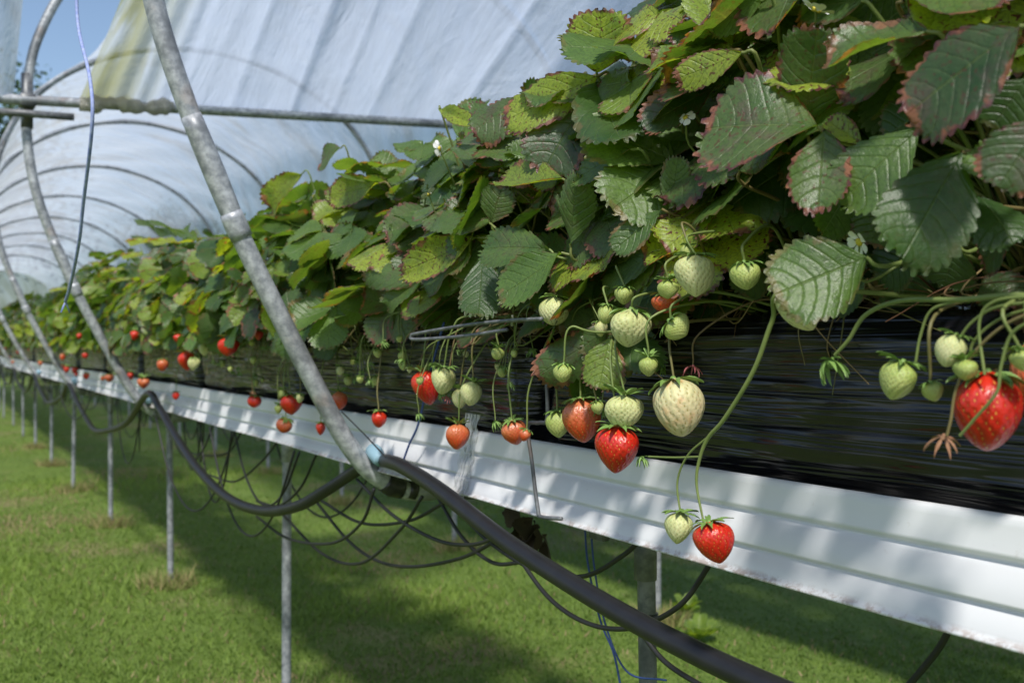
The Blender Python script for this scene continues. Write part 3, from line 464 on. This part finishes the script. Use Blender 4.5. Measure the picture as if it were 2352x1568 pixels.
add_d=[(.72,[(730,1155),(800,1240),(870,1288),(950,1300),(1060,1280),(1150,1235)]),(.7,[(820,1100),(900,1180),(1000,1238),(1080,1250),(1150,1230)]),(.68,[(590,1185),(660,1235),(760,1247),(830,1200),(860,1120)]),(.7,[(650,1180),(740,1270),(830,1292),(920,1215),(970,1140)]),(.72,[(1030,1145),(1120,1240),(1230,1308),(1340,1322),(1430,1275),(1480,1230)]),(.7,[(1180,1262),(1260,1370),(1350,1430),(1450,1440),(1560,1390),(1637,1285)]),(.7,[(1465,1440),(1530,1520),(1640,1590)]),(.75,[(2070,1590),(2150,1495),(2190,1425)]),
(.72,[(590,1150),(640,1160),(690,1120),(728,1040)]),(.74,[(480,1090),(540,1105),(600,1060),(640,1010)]),(.72,[(740,1150),(830,1200),(940,1195),(1030,1150),(1100,1140)]),(.72,[(1000,1130),(1060,1230),(1130,1290),(1200,1290)]),(.75,[(400,1000),(440,1040),(520,1040),(560,980)])]
for X,ps in add_d:
    q=[tuple(P(x,y,X)) for x,y in ps]; o=q[0]; add('drip_tube',make_mesh('drip_tube',[tube(q,.0031,7,8)],DRIP,o),None,o,'thin black drip tube sagging below the gutter','drip tube','drip tubes under the gutter')
y=2.0
while y<14:
    for q in range(3):
        a=y+random.uniform(0,.4); ln=random.uniform(.45,1.0); sg=random.uniform(.10,.27); X=random.uniform(.64,.95); X2=X+random.uniform(-.1,.1)
        q_=[(X+(X2-X)*u,a+ln*u,GZ-.225-sg*math.sin(u*math.pi)**.8) for u in np.linspace(0,1,7)]; add('drip_tube',make_mesh('drip_tube',[tube(q_,.0029,5,5)],DRIP,q_[0]),None,q_[0],'thin black drip tube sagging below the gutter','drip tube','drip tubes under the gutter')
    y+=.6
for ps,X,nm,lb,mat,r in (([(1245,732),(1180,735),(1080,745),(960,765),(945,771),(955,779),(1060,772),(1165,757)],.60,'wire_hook','bent galvanised wire hook sticking out above the bag',GALVD,.0024),([(1256,870),(1257,960),(1240,970),(1213,978),(1222,1060),(1236,1170),(1245,1186),(1290,1190)],.66,'wire_hook','galvanised wire bracket hooked down over the gutter',GALVD,.0026),([(1020,740),(985,870),(962,970),(940,1020),(925,1062)],.67,'blue_twine','blue twine tied round the bag and gutter',BLUE,.0018),([(1343,1190),(1350,1290),(1378,1420),(1410,1500),(1430,1600)],.76,'blue_twine','loose blue twine dangling under the gutter',BLUE,.0014),([(1356,1190),(1365,1300),(1390,1430),(1440,1540),(1530,1560)],.76,'blue_twine','loose blue twine dangling under the gutter',BLUE,.0013),([(785,945),(840,1000),(885,1048)],.62,'tie_wire','thin dark wire tied to the hoop foot',DRIP,.0012)):
    q=[tuple(P(x,y,X)) for x,y in ps]; add(nm,make_mesh(nm,[tube(q,r,7,8)],mat,q[0]),None,q[0],lb,nm.split('_')[-1])
q=[tuple(P(x,y,.20)) for x,y in((172,-60),(178,60),(205,180),(210,290),(190,470),(180,560),(160,660),(150,692))]
v1=tube(q,.0028,7,10); 
add('hanging_twine',make_mesh('hanging_twine',[v1]+[tube([q[-1],(q[-1][0]+dx,q[-1][1]+dx,q[-1][2]-.02)],.0015,5,3) for dx in(-.008,.008)],plain('blue_white_twine',(.03,.08,.42),(.50,.56,.70),.8,110),q[0]),None,q[0],'frayed blue and white twine hanging from tunnel frame','twine')
q=P(1215,1190,.78); dl=[]
for k in range(9): b=q+rng.normal(0,.012,3); dl.append(place(random.choice(MID),b,b+unit(rng.normal(0,1,3)-np.array([0,0,.8]))*.05,.035,unit(rng.normal(0,1,3)),None))
add('dead_leaf_clump',make_mesh('dead_leaf_clump',dl,plain('dark_dead_leaf',(.02,.016,.012),(.07,.045,.03),.9,60),q),None,q,'dark shrivelled leaf clump caught beneath the gutter','dead leaves')
# ------------------------------------------------------------ ground
t=NT('grass_ground'); ob=t.coord(); a=t.noise(1.1,5,ob,.6); b=t.noise(4,5,ob,.6); c=t.noise(60,3,ob)
col=t.mix(b,(.085,.14,.028),(.19,.27,.05)); col=t.mix(t.math('MULTIPLY',t.ramp(a,.52,.66),.75),col,(.26,.21,.11)); col=t.mix(t.math('MULTIPLY',c,.35),col,(.06,.10,.02)); GR=t.done(t.bsdf(col,.9,0,t.bump(c,1,.02),.2))
gx=np.concatenate([np.linspace(-120,-4,12),np.linspace(-3,8,60),np.linspace(9,120,12)]); gy=np.concatenate([np.linspace(-40,-1,6),np.linspace(0,26,110),np.linspace(28,260,14)])
X_,Y_=np.meshgrid(gx,gy,indexing='ij'); Z_=.018*np.sin(X_*2.1+1)*np.cos(Y_*1.3)+.01*np.sin(X_*5+Y_*4); ii=(np.abs(X_)>30)|(Y_>60); Z_[ii]=0
add('ground',make_mesh('ground',[(np.stack([X_,Y_,Z_-.01],-1).reshape(-1,3),grid_faces(*X_.shape)[:,::-1])],GR),kind='structure',label='mown grass field beneath the growing rows')
t=NT('grass_blades'); at=t.n('ShaderNodeAttribute',attribute_name='Col'); pr=t.bsdf(at.outputs['Color'],.6,0,None,.3); tl=t.n('ShaderNodeBsdfTranslucent'); t.inp(tl,0,at.outputs['Color']); mx=t.n('ShaderNodeMixShader'); mx.inputs[0].default_value=.4; t.inp(mx,1,pr); t.inp(mx,2,tl.outputs[0]); BL=t.done(mx.outputs[0])
def blades(n,x,y,hmin,hmax,cols,wd=.0035,hs=1.):
    h=rng.uniform(hmin,hmax,n)*hs; a=rng.uniform(0,6.283,n); l=rng.uniform(.1,1.3,n)*h; b=rng.uniform(0,6.283,n); w=wd*rng.uniform(.6,1.4,n); z=.018*np.sin(x*2.1+1)*np.cos(y*1.3)+.01*np.sin(x*5+y*4)-.014
    dx,dy=np.cos(a)*w,np.sin(a)*w; tx,ty=x+np.cos(b)*l,y+np.sin(b)*l
    V=np.stack([np.stack([x-dx,y-dy,z],-1),np.stack([x+dx,y+dy,z],-1),np.stack([tx+dx*.2,ty+dy*.2,z+h],-1),np.stack([tx-dx*.2,ty-dy*.2,z+h],-1)],1).reshape(-1,3)
    C=np.concatenate([np.repeat(cols,4,0),np.ones((4*n,1))],1); return (V,np.arange(4*n).reshape(-1,4),None,C)
n=230000; d=2.3+13*rng.uniform(0,1,n)**1.7; tt_=rng.uniform(-.56,.56,n); x=d*(.5015+tt_*.865); y=d*(.865-tt_*.5015)
# irregular clumping and worn spots
cx=rng.uniform(-1,14,260); cy=rng.uniform(1,15,260); cr_=rng.uniform(.08,.35,260); ca=rng.normal(0,1,260); pn=np.zeros(n); 
for q in range(260): pn+=ca[q]*np.exp(-((x-cx[q])**2+(y-cy[q])**2)/(2*cr_[q]**2*2))
wr=np.zeros(n)
for q in range(34):
    ax,ay,ar=rng.uniform(-.5,6),rng.uniform(2,12),rng.uniform(.07,.22); wr=np.maximum(wr,np.exp(-((x-ax)**2+((y-ay)*.8)**2)/(2*ar**2)))
k=np.clip(.5+pn*.45+rng.normal(0,.16,n),0,1)[:,None]
cols=np.array([.085,.155,.028])*(1-k)+np.array([.24,.34,.06])*k; dry=(rng.uniform(0,1,n)<.05+.7*wr)[:,None]; cols=np.where(dry,np.array([.36,.28,.15]),cols)
add('grass',make_mesh('grass',[blades(n,x,y,.006,.026,cols,hs=np.clip(1+.7*pn,.5,2.2))],BL,smooth=False),kind='stuff',label='short green grass with dry patches')
for X0,st,N_ in((.82,1.06,7),(2.2,1.2,6)):
    for i in range(N_):
        yy=st+1.56*i; n=420; x=X0+rng.normal(0,.05,n).clip(-.11,.11); y=yy+rng.normal(0,.05,n).clip(-.11,.11); kk=rng.uniform(0,1,(n,1)); cols=np.array([.42,.32,.17])*kk+np.array([.20,.29,.06])*(1-kk); bl=blades(n,x,y,.02,.075,cols)
        add('grass_tuft',make_mesh('grass_tuft',[bl],BL,(X0,yy,0),False),None,(X0,yy,0),'tuft of longer dry grass around a post foot','grass tuft','grass tufts at the post feet')
for (x,y) in((2.15,2.5),(2.3,2.75)):
    lv=[]
    for k in range(8):
        a=k/8*6.28+random.gauss(0,.25); R_=random.uniform(.04,.08); b=np.array([x,y,.02]); e=b+np.array([math.cos(a)*R_,math.sin(a)*R_,random.uniform(.02,.07)]); lv.append(place(random.choice(MID),b,e,.05,(0,0,1),(.9,0,.35,0)))
    add('broadleaf_weed',make_mesh('broadleaf_weed',lv,LEAF,(x,y,0)),None,(x,y,0),'low broad-leaved weed growing in the grass','weed','weeds in the grass')
# ------------------------------------------------------------ distant trees
BARK=plain('bark',(.05,.04,.03),(.12,.09,.07),.9,6,bs=.6); t=NT('tree_leaves'); col=t.mix(t.noise(.9,3,t.coord()),(.015,.04,.01),(.06,.11,.025)); TL=t.done(t.bsdf(col,.6,0,None,.3))
def tree_meshes(seed):
    r=np.random.default_rng(seed); tr=[tube([(0,0,-.2),(.1,0,2),(-.05,.1,4.5),(.1,0,7)],[.32,.22,.12],10,5)]; cl=[]
    for k in range(12):
        a=r.uniform(0,6.28); z=r.uniform(1.8,6); e=np.array([math.cos(a),math.sin(a),r.uniform(.3,.9)])*r.uniform(1.4,2.8); tr.append(tube([(0,0,z),np.array([0,0,z])+e*.5,np.array([0,0,z])+e],[.10,.03],6,4)); cl.append(np.array([0,0,z])+e)
    cl+=[np.array([r.normal(0,1.2),r.normal(0,1.2),r.uniform(4,8.4)]) for _ in range(18)]
    n=7000; c=np.array(cl)[r.integers(0,len(cl),n)]+r.normal(0,.55,(n,3)); A=r.normal(0,1,(n,3)); A/=np.linalg.norm(A,axis=1)[:,None]; Bv=np.cross(A,r.normal(0,1,(n,3))); Bv/=np.linalg.norm(Bv,axis=1)[:,None]; s=r.uniform(.06,.13,(n,1))
    V=np.stack([c-A*s,c-Bv*s*.6,c+A*s,c+Bv*s*.6],1).reshape(-1,3); return make_mesh('trunk',tr,BARK),make_mesh('crown',[(V,np.arange(4*n).reshape(-1,4))],TL,smooth=False)
TM=[tree_meshes(5),tree_meshes(9)]
for i,(x,y,s) in enumerate(((-2.2,33,1.05),(-6,36,1.2),(1.2,38,1.1),(-10,34,1.1),(8,39,.7),(-15,38,1.3))):
    o=add('tree',None,None,(x,y,0),'broadleaf tree standing beyond the tunnel end','tree','trees beyond the tunnels')
    for nm,me in zip(('trunk','crown'),TM[i%2]): c=add(nm,me,o); c.scale=(s,s,s); c.rotation_euler[2]=i*1.3
# ------------------------------------------------------------ light, sky, camera
el=math.radians(51); sd=Vector((-.60,-.80,0)).normalized()*math.cos(el)+Vector((0,0,math.sin(el)))
sun=bpy.data.lights.new('sun','SUN'); sun.energy=4.5; sun.angle=math.radians(5); sun.color=(1,.96,.89); so=bpy.data.objects.new('sun',sun); coll.objects.link(so); so.rotation_euler=(-sd).to_track_quat('-Z','Y').to_euler()
w=bpy.data.worlds.new('World'); scene.world=w; w.use_nodes=True; nt=w.node_tree; bg=nt.nodes['Background']; sk=nt.nodes.new('ShaderNodeTexSky'); sk.sky_type='NISHITA'; sk.sun_disc=False; sk.sun_elevation=el; sk.sun_rotation=math.atan2(sd.x,sd.y); nt.links.new(sk.outputs[0],bg.inputs[0]); bg.inputs[1].default_value=.15
cam=bpy.data.cameras.new('camera'); co=bpy.data.objects.new('camera',cam); coll.objects.link(co); scene.camera=co; co.location=(0,0,GZ); co.rotation_euler=(math.radians(90.28),0,-math.radians(30.1)); cam.lens=35; cam.sensor_width=36; cam.clip_start=.02; cam.clip_end=600
cam.dof.use_dof=True; cam.dof.focus_distance=1.05; cam.dof.aperture_fstop=8.0
scene.view_settings.view_transform='Standard'; scene.view_settings.look='None'; scene.view_settings.exposure=0
